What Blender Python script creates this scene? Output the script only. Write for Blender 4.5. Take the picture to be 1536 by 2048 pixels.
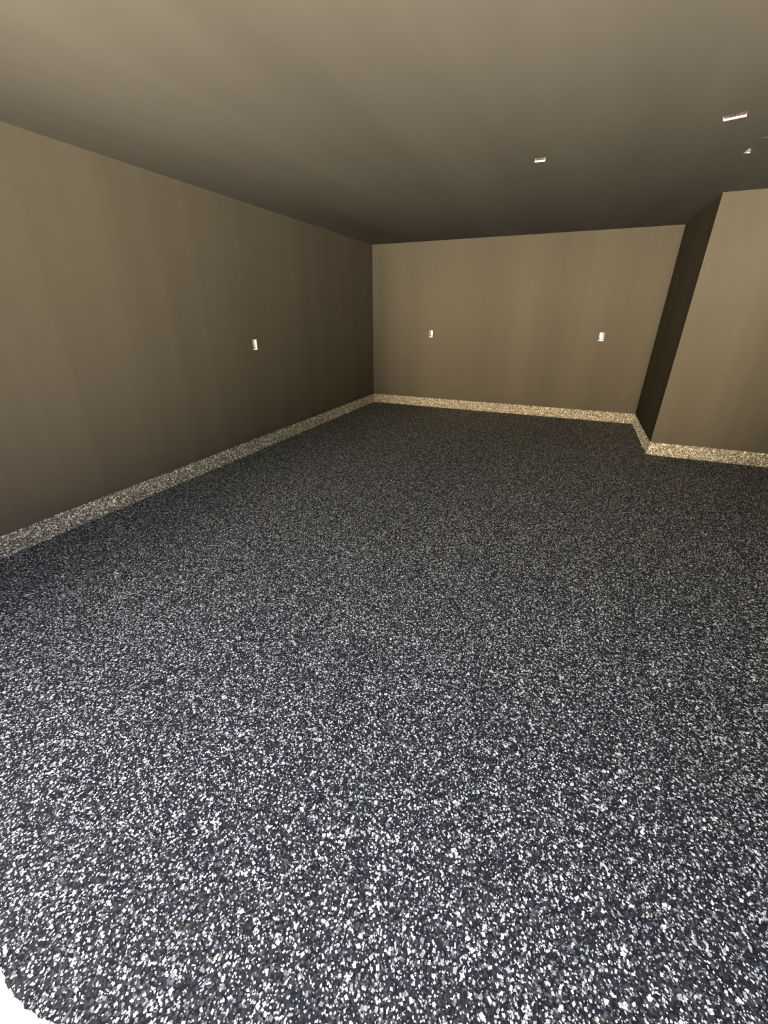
import bpy, bmesh, math
import numpy as np
from mathutils import Vector, Matrix

for o in list(bpy.data.objects):
    bpy.data.objects.remove(o)
scene = bpy.context.scene
col = scene.collection

# ------------------------------------------------------------------ camera
F_PX, PITCH, ROLL, YAW, CAM_Z = 821.224, 0.449335, 0.0013767, 0.408205, 1.63305
cy, sy = math.cos(YAW), math.sin(YAW)
fwd0, right0, up0 = Vector((-sy, cy, 0)), Vector((cy, sy, 0)), Vector((0, 0, 1))
c, s = math.cos(PITCH), math.sin(PITCH)
fwd = c * fwd0 - s * up0
upc = s * fwd0 + c * up0
cr, sr = math.cos(ROLL), math.sin(ROLL)
cam_r = cr * right0 + sr * upc
cam_u = -sr * right0 + cr * upc
cam = bpy.data.cameras.new('camera')
cam.sensor_fit = 'HORIZONTAL'
cam.sensor_width = 36.0
cam.lens = F_PX / 1536 * 36.0
cam.clip_start = 0.02
cam_o = bpy.data.objects.new('camera', cam)
M3 = Matrix((cam_r, cam_u, -fwd)).transposed()
cam_o.matrix_world = Matrix.Translation((0, 0, CAM_Z)) @ M3.to_4x4()
col.objects.link(cam_o)
scene.camera = cam_o

# ------------------------------------------------------------------ light
SUN_EL = math.radians(74)
world = bpy.data.worlds.new('sky')
scene.world = world
world.use_nodes = True
wn = world.node_tree
wn.nodes.clear()
w_out = wn.nodes.new('ShaderNodeOutputWorld')
w_bg = wn.nodes.new('ShaderNodeBackground')
w_sky = wn.nodes.new('ShaderNodeTexSky')
w_sky.sky_type = 'NISHITA'
w_sky.sun_disc = False
w_sky.sun_elevation = SUN_EL
w_sky.sun_rotation = math.radians(0)
w_sky.air_density = 1.0
w_sky.dust_density = 6.0
w_sky.ozone_density = 1.0
w_bg.inputs['Strength'].default_value = 0.205
w_tint = wn.nodes.new('ShaderNodeMix')     # camera white balance set for shade: the whole sky reads nearly neutral
w_tint.data_type = 'RGBA'
w_tint.blend_type = 'MULTIPLY'
w_tint.inputs[0].default_value = 1.0
w_tint.inputs[7].default_value = (1.13, 1.02, 0.90, 1)
wn.links.new(w_sky.outputs[0], w_tint.inputs[6])
wn.links.new(w_tint.outputs[2], w_bg.inputs['Color'])
wn.links.new(w_bg.outputs[0], w_out.inputs['Surface'])

sun = bpy.data.lights.new('sun', 'SUN')
sun.energy = 75.0
sun.color = (1.0, 0.90, 0.75)
sun.angle = math.radians(0.53)
sun_o = bpy.data.objects.new('sun', sun)
# the sun stands behind the building, so the opening and the apron lie in its shade
sun_dir = Vector((0.05, math.cos(SUN_EL), math.sin(SUN_EL))).normalized()
sun_o.rotation_euler = sun_dir.to_track_quat('Z', 'Y').to_euler()
sun_o.location = (0, 20, 25)
col.objects.link(sun_o)

scene.view_settings.view_transform = 'Standard'
scene.view_settings.look = 'None'
scene.view_settings.gamma = 1.0
scene.view_settings.use_curve_mapping = False
scene.view_settings.exposure = 3.1

# ------------------------------------------------------------------ room numbers (metres)
XL, YB, XR, YR, H = -3.623, 7.835, 1.0935, 6.048, 2.74
BB = 0.162                 # height of the flaked stem-wall band
BT = 0.008                 # how far the band stands proud of the wall
XS = 2.45                  # side wall on the right, out of frame
WT = 0.14                  # wall thickness
OX0, OX1, OZ = -2.55, 1.60, 2.50   # the vehicle opening in the front wall
FW = 0.20                  # front wall thickness
SKY_BLOCK_Y, SKY_BLOCK_H = -29.5, 6.5
BX0, BX1 = -3.6, 3.0     # added unseen pale bank, bounces sunlight at the back wall
RISE_Y, SLOPE = -23.5, 0.95
DX0, DX1 = -1.40, 1.60  # drive strip, its unseen width shaped for the bounce light
WING, WING_H = 7.0, 1.65                 # added unseen walls flanking the drive, blocking sideways light
rng = np.random.default_rng(7)

# ------------------------------------------------------------------ materials
def new_mat(name):
    m = bpy.data.materials.new(name)
    m.use_nodes = True
    nt = m.node_tree
    b = nt.nodes['Principled BSDF']
    return m, nt, b

def N(nt, typ, **kw):
    n = nt.nodes.new(typ)
    for k, v in kw.items():
        setattr(n, k, v)
    return n

def ramp(nt, stops, interp='LINEAR'):
    n = nt.nodes.new('ShaderNodeValToRGB')
    n.color_ramp.interpolation = interp
    e = n.color_ramp.elements
    while len(e) < len(stops):
        e.new(0.5)
    for el, (p, cc) in zip(e, stops):
        el.position = p
        el.color = (*cc, 1)
    return n

def paint_mat(name, base, lap_scale):
    """dark rolled wall paint: roller laps as faint bands, fine orange peel"""
    m, nt, b = new_mat(name)
    tc = N(nt, 'ShaderNodeTexCoord')
    mp = N(nt, 'ShaderNodeMapping')
    mp.inputs['Scale'].default_value = lap_scale
    nt.links.new(tc.outputs['Object'], mp.inputs['Vector'])
    n1 = N(nt, 'ShaderNodeTexNoise')
    n1.inputs['Scale'].default_value = 1.0
    n1.inputs['Detail'].default_value = 3.0
    n1.inputs['Roughness'].default_value = 0.6
    nt.links.new(mp.outputs[0], n1.inputs['Vector'])
    lo = tuple(v * 0.90 for v in base)
    hi = tuple(v * 1.10 for v in base)
    r1 = ramp(nt, [(0.30, lo), (0.70, hi)])
    nt.links.new(n1.outputs['Fac'], r1.inputs['Fac'])
    nt.links.new(r1.outputs['Color'], b.inputs['Base Color'])
    b.inputs['Roughness'].default_value = 0.8
    b.inputs['Specular IOR Level'].default_value = 0.0
    n2 = N(nt, 'ShaderNodeTexNoise')
    n2.inputs['Scale'].default_value = 260.0
    n2.inputs['Detail'].default_value = 2.0
    nt.links.new(tc.outputs['Object'], n2.inputs['Vector'])
    bp = N(nt, 'ShaderNodeBump')
    bp.inputs['Strength'].default_value = 0.10
    bp.inputs['Distance'].default_value = 0.001
    nt.links.new(n2.outputs['Fac'], bp.inputs['Height'])
    nt.links.new(bp.outputs[0], b.inputs['Normal'])
    return m

PAINT = (0.088, 0.078, 0.061)
CEIL_PAINT = (0.071, 0.067, 0.058)
m_wall = paint_mat('dark_wall_paint', PAINT, (2.2, 2.2, 0.10))
m_ceil = paint_mat('dark_ceiling_paint', CEIL_PAINT, (1.6, 0.25, 1.0))

def flake_base(name, scale, stops, bump):
    """bed of dark broadcast flakes under the pale ones: Voronoi cells, one colour each"""
    m, nt, b = new_mat(name)
    tc = N(nt, 'ShaderNodeTexCoord')
    v = N(nt, 'ShaderNodeTexVoronoi')
    v.inputs['Scale'].default_value = scale
    nt.links.new(tc.outputs['Object'], v.inputs['Vector'])
    sep = N(nt, 'ShaderNodeSeparateColor')
    nt.links.new(v.outputs['Color'], sep.inputs[0])
    r = ramp(nt, stops, 'CONSTANT')
    nt.links.new(sep.outputs[0], r.inputs['Fac'])
    nt.links.new(r.outputs['Color'], b.inputs['Base Color'])
    b.inputs['Roughness'].default_value = 0.7
    b.inputs['Specular IOR Level'].default_value = 0.03
    bp = N(nt, 'ShaderNodeBump')
    bp.inputs['Strength'].default_value = bump
    bp.inputs['Distance'].default_value = 0.002
    nt.links.new(sep.outputs[1], bp.inputs['Height'])
    nt.links.new(bp.outputs[0], b.inputs['Normal'])
    return m

m_floor = flake_base('dark_flake_bed', 170.0, [
    (0.0, (0.018, 0.0185, 0.020)), (0.30, (0.037, 0.038, 0.041)), (0.55, (0.056, 0.056, 0.055)),
    (0.75, (0.026, 0.029, 0.038)), (0.90, (0.11, 0.108, 0.10))], 0.35)
m_base = flake_base('stem_wall_flake_bed', 170.0, [
    (0.0, (0.08, 0.07, 0.06)), (0.25, (0.16, 0.145, 0.12)), (0.50, (0.28, 0.25, 0.21)),
    (0.72, (0.13, 0.12, 0.10)), (0.88, (0.48, 0.44, 0.38))], 0.6)

def chip_mat(name, stops):
    m, nt, b = new_mat(name)
    g = N(nt, 'ShaderNodeNewGeometry')
    r = ramp(nt, stops, 'CONSTANT')
    nt.links.new(g.outputs['Random Per Island'], r.inputs['Fac'])
    nt.links.new(r.outputs['Color'], b.inputs['Base Color'])
    b.inputs['Roughness'].default_value = 0.6
    b.inputs['Specular IOR Level'].default_value = 0.05
    return m

m_chip = chip_mat('pale_vinyl_flake', [
    (0.0, (0.84, 0.84, 0.81)), (0.48, (0.55, 0.55, 0.53)), (0.64, (0.30, 0.31, 0.32)),
    (0.82, (0.14, 0.15, 0.16)), (0.93, (0.25, 0.24, 0.20))])
m_chip_b = chip_mat('pale_stem_wall_flake', [
    (0.0, (0.90, 0.83, 0.70)), (0.52, (0.66, 0.59, 0.48)), (0.75, (0.34, 0.30, 0.23)),
    (0.90, (0.12, 0.105, 0.08))])

def plain(name, rgb, rough=0.5, noise=0.06, scale=40.0, metal=0.0):
    m, nt, b = new_mat(name)
    tc = N(nt, 'ShaderNodeTexCoord')
    n = N(nt, 'ShaderNodeTexNoise')
    n.inputs['Scale'].default_value = scale
    n.inputs['Detail'].default_value = 4.0
    nt.links.new(tc.outputs['Object'], n.inputs['Vector'])
    r = ramp(nt, [(0.3, tuple(v * (1 - noise) for v in rgb)), (0.7, tuple(min(1, v * (1 + noise)) for v in rgb))])
    nt.links.new(n.outputs['Fac'], r.inputs['Fac'])
    nt.links.new(r.outputs['Color'], b.inputs['Base Color'])
    b.inputs['Roughness'].default_value = rough
    b.inputs['Metallic'].default_value = metal
    return m

m_white = plain('white_plastic', (0.90, 0.89, 0.86), 0.35, 0.03)
m_ivory = plain('beige_plastic', (0.62, 0.52, 0.40), 0.45, 0.08)
m_grey = plain('grey_box_plastic', (0.34, 0.33, 0.31), 0.5, 0.1)
m_shade = plain('dark_box_shade', (0.06, 0.05, 0.04), 0.6, 0.1)
m_insert = plain('brown_insert', (0.16, 0.12, 0.085), 0.6, 0.15)
m_insert2 = plain('red_brown_insert', (0.085, 0.055, 0.045), 0.6, 0.2)
m_dgrey = plain('dull_grey_box', (0.11, 0.105, 0.095), 0.6, 0.1)
m_dark = plain('dark_slot', (0.02, 0.02, 0.02), 0.6, 0.1)
m_steel = plain('zinc_steel', (0.62, 0.61, 0.58), 0.35, 0.1, 60, 0.9)
m_copper = plain('red_brown_wire', (0.28, 0.10, 0.06), 0.5, 0.1)
m_concrete = plain('pale_concrete', (0.55, 0.53, 0.495), 0.85, 0.08, 6.0)
m_ground = plain('unseen_dark_ground', (0.030, 0.036, 0.016), 0.95, 0.2, 1.5)  # added lawn, kept dark to narrow the bounce light
m_stucco = plain('tan_stucco', (0.80, 0.66, 0.48), 0.9, 0.05, 30.0)
m_bounce = plain('bounce_bank_pale', (0.66, 0.57, 0.45), 0.95, 0.10, 20.0)
m_wing = plain('light_block_dark', (0.05, 0.048, 0.045), 0.9, 0.2, 8.0)
m_sky_block = plain('sky_block_foliage', (0.030, 0.034, 0.018), 0.9, 0.4, 3.0)

# ------------------------------------------------------------------ helpers
def add_box(bm, x0, x1, y0, y1, z0, z1, mat=0, M=None):
    vs = [bm.verts.new((x, y, z)) for x in (x0, x1) for y in (y0, y1) for z in (z0, z1)]
    idx = [(0, 1, 3, 2), (4, 6, 7, 5), (0, 4, 5, 1), (2, 3, 7, 6), (0, 2, 6, 4), (1, 5, 7, 3)]
    for f in idx:
        fc = bm.faces.new([vs[i] for i in f])
        fc.material_index = mat
    if M is not None:
        bmesh.ops.transform(bm, matrix=M, verts=vs)
    return vs

def obj(name, bm, mat, parent=None, bevel=0.0):
    if bevel:
        bmesh.ops.bevel(bm, geom=list(bm.edges), offset=bevel, segments=2, affect='EDGES')
    bmesh.ops.recalc_face_normals(bm, faces=list(bm.faces))
    me = bpy.data.meshes.new(name)
    bm.to_mesh(me)
    bm.free()
    for mm in (mat if isinstance(mat, (list, tuple)) else [mat]):
        me.materials.append(mm)
    o = bpy.data.objects.new(name, me)
    col.objects.link(o)
    o.parent = parent
    return o

def struct(name, bm, mat, label=None, cat=None):
    o = obj(name, bm, mat)
    o['kind'] = 'structure'
    if label:
        o['label'] = label
        o['category'] = cat
    return o

def cut(o, boxes):
    """real openings for the recessed boxes: list of (matrix, hx, hy, hz)"""
    bm = bmesh.new()
    for Mx, hx, hy, hz in boxes:
        add_box(bm, -hx, hx, -hy, hy, -hz, hz, 0, Mx)
    k = obj('cutter', bm, m_dark)
    md = o.modifiers.new('cut', 'BOOLEAN')
    md.operation = 'DIFFERENCE'
    md.solver = 'EXACT'
    md.object = k
    dg = bpy.context.evaluated_depsgraph_get()
    me = bpy.data.meshes.new_from_object(o.evaluated_get(dg))
    o.modifiers.clear()
    o.data = me
    bpy.data.objects.remove(k)

# wall boxes: local frame has X across, Y out of the wall into the room, Z up
def wall_frame(origin, normal):
    n = Vector(normal).normalized()
    z = Vector((0, 0, 1))
    x = z.cross(n) * -1
    Mx = Matrix((x, n, z)).transposed().to_4x4()
    Mx.translation = Vector(origin)
    return Mx

BW, BH, BD = 0.037, 0.060, 0.055      # half width, half height, depth of a wall box
OUTLETS = [
    ('left', wall_frame((XL, 4.367, 1.290), (1, 0, 0))),
    ('corner', wall_frame((-2.462, YB, 1.309), (0, -1, 0))),
    ('pillar', wall_frame((0.356, YB, 1.312), (0, -1, 0))),
]

# ------------------------------------------------------------------ floor, coating edge, outside ground
ex = np.array([-3.9, -3.0, -2.2, -1.6, -1.30, -1.17, -1.10, -1.02, -0.95, -0.89, -0.6, 0.2, 1.0, 2.6])
ey = np.array([0.02, 0.035, 0.015, 0.04, 0.035, 0.018, 0.001, -0.001, 0.006, 0.0225, 0.035, 0.02, 0.03, 0.02])
def edge_y(x):
    return np.interp(x, ex, ey)

bm = bmesh.new()
xs = np.concatenate([np.linspace(XL - WT, -1.3, 30), np.linspace(-1.29, -0.8, 50), np.linspace(-0.79, XS + WT, 40)])
top, bot = [], []
for x in xs:
    y = float(edge_y(x)) + 0.003 * math.sin(x * 190) * math.sin(x * 57)
    top.append((bm.verts.new((x, y, 0)), bm.verts.new((x, YB + WT, 0))))
    bot.append((bm.verts.new((x, y, -0.12)), bm.verts.new((x, YB + WT, -0.12))))
for i in range(len(xs) - 1):
    bm.faces.new((top[i][0], top[i + 1][0], top[i + 1][1], top[i][1]))
    bm.faces.new((bot[i][0], bot[i][1], bot[i + 1][1], bot[i + 1][0]))
    bm.faces.new((top[i][0], bot[i][0], bot[i + 1][0], top[i + 1][0]))
    bm.faces.new((top[i][1], top[i + 1][1], bot[i + 1][1], bot[i][1]))
bm.faces.new((top[0][0], top[0][1], bot[0][1], bot[0][0]))
bm.faces.new((top[-1][0], bot[-1][0], bot[-1][1], top[-1][1]))
floor = struct('floor', bm, m_floor, 'black and white flaked epoxy floor across the whole garage', 'floor')

# outside, unseen: drive strip, dark lawns and bank added to shape the bounce light
def rise(y):
    return min(max(0.0, RISE_Y - y), 5.4) * SLOPE
def slope_strip(bm, x0, x1, y0, y1, zt, th):
    n = 24
    sec = []
    for k in range(n + 1):
        y = y0 + (y1 - y0) * k / n
        z = zt + rise(y)
        sec.append([bm.verts.new(p) for p in ((x0, y, z), (x1, y, z), (x1, y, z - th), (x0, y, z - th))])
    for p, q in zip(sec[:-1], sec[1:]):
        for k in range(4):
            bm.faces.new((p[k], p[(k + 1) % 4], q[(k + 1) % 4], q[k]))
    bm.faces.new(sec[0]); bm.faces.new(sec[-1][::-1])
bm = bmesh.new()
slope_strip(bm, DX0, DX1, -0.03, -23.4, -0.004, 0.15)
add_box(bm, OX0 - 0.05, OX1 + 0.05, -0.03, 0.06, -0.154, -0.004)
driveway = struct('driveway', bm, m_concrete, 'pale bare concrete outside the flaked floor edge, with an added unseen drive for bounce light', 'driveway')
bm = bmesh.new()
slope_strip(bm, BX0, BX1, -23.5, -28.8, 0.02, 0.3)
struct('bounce_bank', bm, m_bounce, 'added unseen pale bank at the end of the drive, bouncing sun into the room', 'bank')
bm = bmesh.new()
slope_strip(bm, -40, 40, -0.03, -23.5, -0.10, 0.5)
slope_strip(bm, -40, 40, -23.5, -29.0, -0.10, 0.5)
add_box(bm, -40, 40, -0.03, 30, -0.6, -0.165)
ground = struct('ground', bm, m_ground, 'ground around the building, added unseen lawn kept dark to narrow the bounce light', 'ground')

if WING > 0.3:
    for nm, x in (('light_block_wall_left', OX0 - 0.45), ('light_block_wall_right', OX1 + 0.25)):
        bm = bmesh.new()
        add_box(bm, x, x + 0.20, -FW - WING, -FW, -0.15, WING_H)
        struct(nm, bm, m_wing, 'added unseen dark wall beside the drive, blocking sideways light', 'wall')

# added unseen to block low sky light: a tall dark evergreen hedge
bm = bmesh.new()
NX, NZ = 60, 8
rows = []
for i in range(NX + 1):
    x = -38 + 76 * i / NX
    prof = []
    for k in range(NZ + 1):
        t = k / NZ
        w = 1.6 * math.sin(math.pi * min(1, 0.15 + 0.85 * (1 - abs(2 * t - 1))) / 2)
        z = -0.3 + rise(SKY_BLOCK_Y) + SKY_BLOCK_H * (1 + 0.08 * math.sin(i * 1.7) + 0.05 * math.sin(i * 4.1)) * (1 - abs(2 * t - 1))
        y = SKY_BLOCK_Y + (1.0 if t < 0.5 else -1.0) * (1.3 + 0.3 * math.sin(i * 2.3 + k)) * (1 - 0.75 * (1 - abs(2 * t - 1)))
        prof.append(bm.verts.new((x, y, z)))
    rows.append(prof)
for i in range(NX):
    for k in range(NZ):
        bm.faces.new((rows[i][k], rows[i + 1][k], rows[i + 1][k + 1], rows[i][k + 1]))
bm.faces.new(rows[0]); bm.faces.new(rows[-1][::-1])
struct('sky_block_hedge', bm, m_sky_block, 'added unseen dark evergreen hedge at the top of the drive, behind the photographer', 'sky_block_hedge')
# ------------------------------------------------------------------ walls and ceiling
bm = bmesh.new()
add_box(bm, XL - WT, XL, -FW, YB + WT, 0, H)
wl = struct('wall_left', bm, m_wall, 'long dark painted wall on the left with one outlet box', 'wall')
bm = bmesh.new()
add_box(bm, XL, XR + WT, YB, YB + WT, 0, H)
wb = struct('wall_back', bm, m_wall, 'dark taupe painted back wall with two outlet boxes', 'wall')
bm = bmesh.new()
add_box(bm, XR, XR + WT, YR + WT, YB, 0, H)
struct('wall_return', bm, m_wall, 'narrow nearly black side of the projecting block', 'wall')
bm = bmesh.new()
add_box(bm, XR, XS + WT, YR, YR + WT, 0, H)
struct('wall_right', bm, m_wall, 'taupe front face of the projecting block on the right', 'wall')
bm = bmesh.new()
add_box(bm, XS, XS + WT, -FW, YR, 0, H)
struct('wall_side', bm, m_wall, 'dark painted side wall right of the frame', 'wall')
bm = bmesh.new()
add_box(bm, XL, OX0, -FW, 0.0, 0, H)
add_box(bm, OX1, XS, -FW, 0.0, 0, H)
add_box(bm, OX0, OX1, -FW, 0.0, OZ, H)
struct('wall_front', bm, m_wall, 'front wall around the wide vehicle opening', 'wall')
bm = bmesh.new()
add_box(bm, XL - WT, XS + WT, -FW, YB + WT, H, H + 0.22)
ceil = struct('ceiling', bm, m_ceil, 'dark painted flat ceiling with small recessed boxes', 'ceiling')

# ceiling boxes: centre x, y, half sizes, turn
CEIL = [
    ('small', -0.515, 4.318, 0.040, 0.052, math.radians(8)),
    ('wide', 0.660, 3.950, 0.060, 0.050, math.radians(-14)),
    ('tiny', 0.945, 4.722, 0.024, 0.055, math.radians(4)),
    ('dark', 1.000, 4.420, 0.050, 0.045, math.radians(20)),
]
def ceil_M(x, y, a):
    return Matrix.Translation((x, y, H)) @ Matrix.Rotation(a, 4, 'Z')
cut(ceil, [(ceil_M(x, y, a), hx, hy, 0.05) for _, x, y, hx, hy, a in CEIL])
cut(wl, [(OUTLETS[0][1], BW, BD, BH)])
cut(wb, [(OUTLETS[1][1], BW, BD, BH), (OUTLETS[2][1], BW, BD, BH)])

# ------------------------------------------------------------------ stem-wall bands
def band(name, x0, x1, y0, y1, label):
    bm = bmesh.new()
    add_box(bm, x0, x1, y0, y1, 0, BB)
    return struct(name, bm, m_base, label, 'baseboard')
b_l = band('baseboard_left', XL, XL + BT, 0.0, YB, 'speckled flake band along the foot of the left wall')
b_b = band('baseboard_back', XL + BT, XR - BT, YB - BT, YB, 'speckled flake band along the foot of the back wall')
b_r = band('baseboard_return', XR - BT, XR, YR - BT, YB, 'short speckled flake band round the block corner, in shade')
b_f = band('baseboard_right', XR, XS - BT, YR - BT, YR, 'speckled flake band along the foot of the right-hand block')
b_s = band('baseboard_side', XS - BT, XS, 0.0, YR, 'speckled flake band along the side wall right of the frame')

# ------------------------------------------------------------------ flakes: real chips, far too many to count
def chips_mesh(name, P, T1, T2, NN, size, tilt, mat, parent):
    """P (n,3) centres; T1,T2,NN in-plane and normal vectors; irregular four-sided chips"""
    n = len(P)
    ang = rng.uniform(0, 2 * math.pi, n)
    tx = rng.normal(0, tilt, n)
    ty = rng.normal(0, tilt, n)
    u = np.cos(ang)[:, None] * T1 + np.sin(ang)[:, None] * T2
    v = -np.sin(ang)[:, None] * T1 + np.cos(ang)[:, None] * T2
    u = u + tx[:, None] * NN
    v = v + ty[:, None] * NN
    asp = rng.uniform(0.55, 1.0, n)
    verts = np.empty((n, 4, 3), np.float32)
    for k in range(4):
        a = math.pi / 4 + k * math.pi / 2
        r = size * rng.uniform(0.70, 1.25, n)
        a2 = a + rng.uniform(-0.35, 0.35, n)
        verts[:, k, :] = P + (r * np.cos(a2))[:, None] * u + (r * asp * np.sin(a2))[:, None] * v
    me = bpy.data.meshes.new(name)
    me.vertices.add(n * 4)
    me.vertices.foreach_set('co', verts.reshape(-1))
    me.loops.add(n * 4)
    me.loops.foreach_set('vertex_index', np.arange(n * 4, dtype=np.int32))
    me.polygons.add(n)
    me.polygons.foreach_set('loop_start', np.arange(0, n * 4, 4, dtype=np.int32))
    me.polygons.foreach_set('loop_total', np.full(n, 4, np.int32))
    me.update(calc_edges=True)
    me.materials.append(mat)
    o = bpy.data.objects.new(name, me)
    col.objects.link(o)
    o.parent = parent
    o['kind'] = 'stuff'
    return o

def unit(v, n):
    return np.tile(np.array(v, np.float64), (n, 1))

DENS = 12500
n = int(DENS * (XS - XL) * YB)
px = rng.uniform(XL + BT, XS - BT, n)
py = rng.uniform(-0.03, YB - BT, n)
keep = (py > edge_y(px) - 0.002 + rng.normal(0, 0.002, n)) & ~((px > XR - BT) & (py > YR - BT))
px, py = px[keep], py[keep]
n = len(px)
size = np.clip(rng.lognormal(math.log(0.0033), 0.40, n), 0.0013, 0.0085)
pz = 0.0008 + rng.uniform(0, 0.0012, n)
fl = chips_mesh('flake_layer', np.stack([px, py, pz], 1), unit((1, 0, 0), n), unit((0, 1, 0), n),
                unit((0, 0, 1), n), size, 0.13, m_chip, floor)
fl['label'] = 'pale flakes broadcast over the dark floor'

def band_chips(parent, p0, p1, normal, dens=8500):
    p0, p1 = np.array(p0, float), np.array(p1, float)
    L = np.linalg.norm(p1 - p0)
    n = int(L * BB * dens)
    t = rng.uniform(0, 1, n)
    z = rng.uniform(0.004, BB + 0.003, n)
    nn = np.array(normal, float)
    P = p0 + t[:, None] * (p1 - p0) + (0.0012 + rng.uniform(0, 0.0025, n))[:, None] * nn
    P[:, 2] = z
    size = np.clip(rng.lognormal(math.log(0.0056), 0.35, n), 0.002, 0.012)
    d = (p1 - p0) / L
    o = chips_mesh('flake_layer', P, unit(d, n), unit((0, 0, 1), n), unit(nn, n), size, 0.65, m_chip_b, parent)
    # loose chips standing up along the top edge
    return o
band_chips(b_l, (XL + BT, 0.0, 0), (XL + BT, YB - BT, 0), (1, 0, 0))
band_chips(b_b, (XL + BT, YB - BT, 0), (XR - BT, YB - BT, 0), (0, -1, 0))
band_chips(b_r, (XR - BT, YR - BT, 0), (XR - BT, YB - BT, 0), (-1, 0, 0))
band_chips(b_f, (XR - BT, YR - BT, 0), (XS - BT, YR - BT, 0), (0, -1, 0))

# ------------------------------------------------------------------ things
def thing(name, label, cat, M, group=None):
    o = bpy.data.objects.new(name, None)
    o.empty_display_size = 0.05
    col.objects.link(o)
    o.matrix_world = M
    o['label'] = label
    o['category'] = cat
    if group:
        o['group'] = group
    return o

def tray(bm, hx, hz, d, t, axis_out='Y', lip=0.0):
    """open-fronted box liner, back at -d, front flush at 0 (local Y is out)"""
    add_box(bm, -hx, hx, -d, -d + t, -hz, hz)
    add_box(bm, -hx, -hx + t, -d + t, lip, -hz, hz)
    add_box(bm, hx - t, hx, -d + t, lip, -hz, hz)
    add_box(bm, -hx + t, hx - t, -d + t, lip, -hz, -hz + t)
    add_box(bm, -hx + t, hx - t, -d + t, lip, hz - t, hz)

def cyl(bm, r, y0, y1, x=0, z=0, seg=12):
    vs = []
    for y in (y0, y1):
        vs.append([bm.verts.new((x + r * math.cos(2 * math.pi * k / seg), y, z + r * math.sin(2 * math.pi * k / seg))) for k in range(seg)])
    for k in range(seg):
        bm.faces.new((vs[0][k], vs[0][(k + 1) % seg], vs[1][(k + 1) % seg], vs[1][k]))
    bm.faces.new(vs[0]); bm.faces.new(vs[1][::-1])

def receptacle(parent, off, tilt, hw, hh):
    """duplex socket on its strap, set back in the box without a cover plate"""
    Mx = Matrix.Translation(off) @ Matrix.Rotation(tilt, 4, 'Y')
    bm = bmesh.new()
    add_box(bm, -hw, hw, -0.026, -0.002, -hh, hh)
    o = obj('receptacle', bm, m_white, parent, 0.0015)
    o.matrix_local = Mx
    for zz in (-hh * 0.52, hh * 0.52):
        bm = bmesh.new()
        add_box(bm, -hw * 0.85, hw * 0.85, -0.002, 0.0012, zz - hh * 0.38, zz + hh * 0.38)
        obj('socket_face', bm, m_white, o, 0.001)
        bm = bmesh.new()
        add_box(bm, -0.0065, -0.0045, 0.0010, 0.0017, zz - 0.002, zz + 0.007)
        add_box(bm, 0.0045, 0.0065, 0.0010, 0.0017, zz - 0.001, zz + 0.006)
        cyl(bm, 0.0026, 0.0010, 0.0017, 0, zz - 0.007)
        obj('socket_slots', bm, m_dark, o)
    bm = bmesh.new()
    add_box(bm, -0.009, 0.009, -0.0075, -0.006, -hh - 0.010, hh + 0.010)
    st = obj('mounting_strap', bm, m_steel, parent, 0.0005)
    st.matrix_local = Mx
    for zz in (-hh - 0.006, hh + 0.006):
        bm = bmesh.new()
        cyl(bm, 0.0030, -0.006, -0.0040, 0, zz)
        obj('screw', bm, m_steel, st)
    return o

LAB = {
    'left': 'white uncovered outlet box set in the long left wall',
    'corner': 'white uncovered outlet box on the back wall, nearer the left corner',
    'pillar': 'white uncovered outlet box on the back wall, nearer the projecting block',
}
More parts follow.
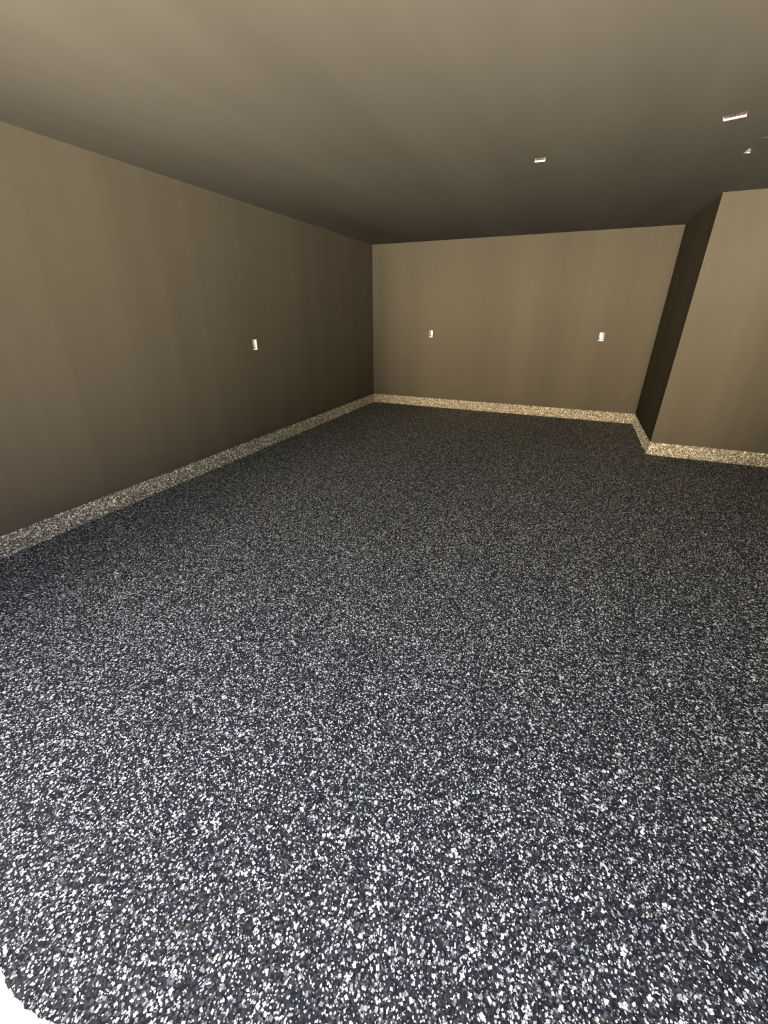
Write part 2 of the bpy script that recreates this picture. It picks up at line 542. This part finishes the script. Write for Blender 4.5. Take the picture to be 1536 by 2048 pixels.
# offset in the box, tilt, half width and half height of the socket
SET = {'left': ((0.017, -0.018, 0.012), 0.03, 0.015, 0.036),
       'corner': ((-0.012, -0.006, 0.009), 0.13, 0.0165, 0.038),
       'pillar': ((0.006, -0.004, 0.010), 0.15, 0.024, 0.040)}
for key, Mx in OUTLETS:
    t = thing('outlet_box', LAB[key], 'outlet', Mx, 'uncovered wall outlet boxes')
    bm = bmesh.new()
    tray(bm, BW - 0.0005, BH - 0.0005, BD - 0.003, 0.0015, lip=0.0010)
    obj('box_liner', bm, m_white, t)
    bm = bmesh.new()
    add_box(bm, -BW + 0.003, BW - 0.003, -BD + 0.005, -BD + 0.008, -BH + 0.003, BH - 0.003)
    obj('shade_panel', bm, m_shade, t)  # dark sheet over the white liner back, gap shade put into its colour
    bm = bmesh.new()
    add_box(bm, -BW + 0.003, BW - 0.003, -0.014, -0.001, -BH + 0.002, -BH + 0.013)
    obj('lower_lug', bm, m_white, t, 0.001)
    receptacle(t, *SET[key])

CLAB = {
    'small': 'small recessed ceiling box with a bright white rim above the back wall',
    'wide': 'wide recessed ceiling box with a bright white rim, largest on the ceiling',
    'tiny': 'tiny narrow recessed ceiling box with a short white cable end',
    'dark': 'dark empty recessed ceiling box cut by the right edge of the photo',
}
for key, x, y, hx, hy, a in CEIL:
    # local frame: Y out of the surface points down, Z runs towards the back of the room
    Mx = ceil_M(x, y, a) @ Matrix(((1, 0, 0, 0), (0, 0, 1, 0), (0, -1, 0, 0), (0, 0, 0, 1)))
    t = thing('ceiling_box', CLAB[key], 'ceiling box', Mx, 'recessed boxes in the ceiling')
    bm = bmesh.new()
    tray(bm, hx - 0.0005, hy - 0.0005, 0.045, 0.0012, lip=-0.0015)
    obj('box_liner', bm, m_dark if key == 'dark' else (m_dgrey if key == 'tiny' else m_white), t)
    if key in ('small', 'wide'):
        bm = bmesh.new()
        add_box(bm, -hx * 0.93, hx * 0.93, -0.030, -0.010, -hy * 0.93, hy * 0.90)
        o = obj('blank_insert', bm, m_insert if key == 'small' else m_insert2, t, 0.001)
        for xx in (-hx * 0.5, hx * 0.5):
            bm = bmesh.new()
            cyl(bm, 0.0035, -0.010, -0.0080, xx, 0)
            obj('screw', bm, m_steel, o)
    if key == 'wide':
        bm = bmesh.new()
        for k in range(3):
            add_box(bm, -0.035 + k * 0.02, -0.031 + k * 0.02, -0.010, -0.006, -hy * 0.8, hy * 0.55)
        obj('wires', bm, m_copper, t)
    if key == 'tiny':
        bm = bmesh.new()
        add_box(bm, 0.002, 0.021, -0.0045, 0.0005, 0.047, 0.051)
        obj('cable_end', bm, m_white, t, 0.001)
        bm = bmesh.new()
        add_box(bm, -0.020, -0.013, -0.006, 0.000, -0.050, 0.050)
        obj('strap', bm, m_grey, t)
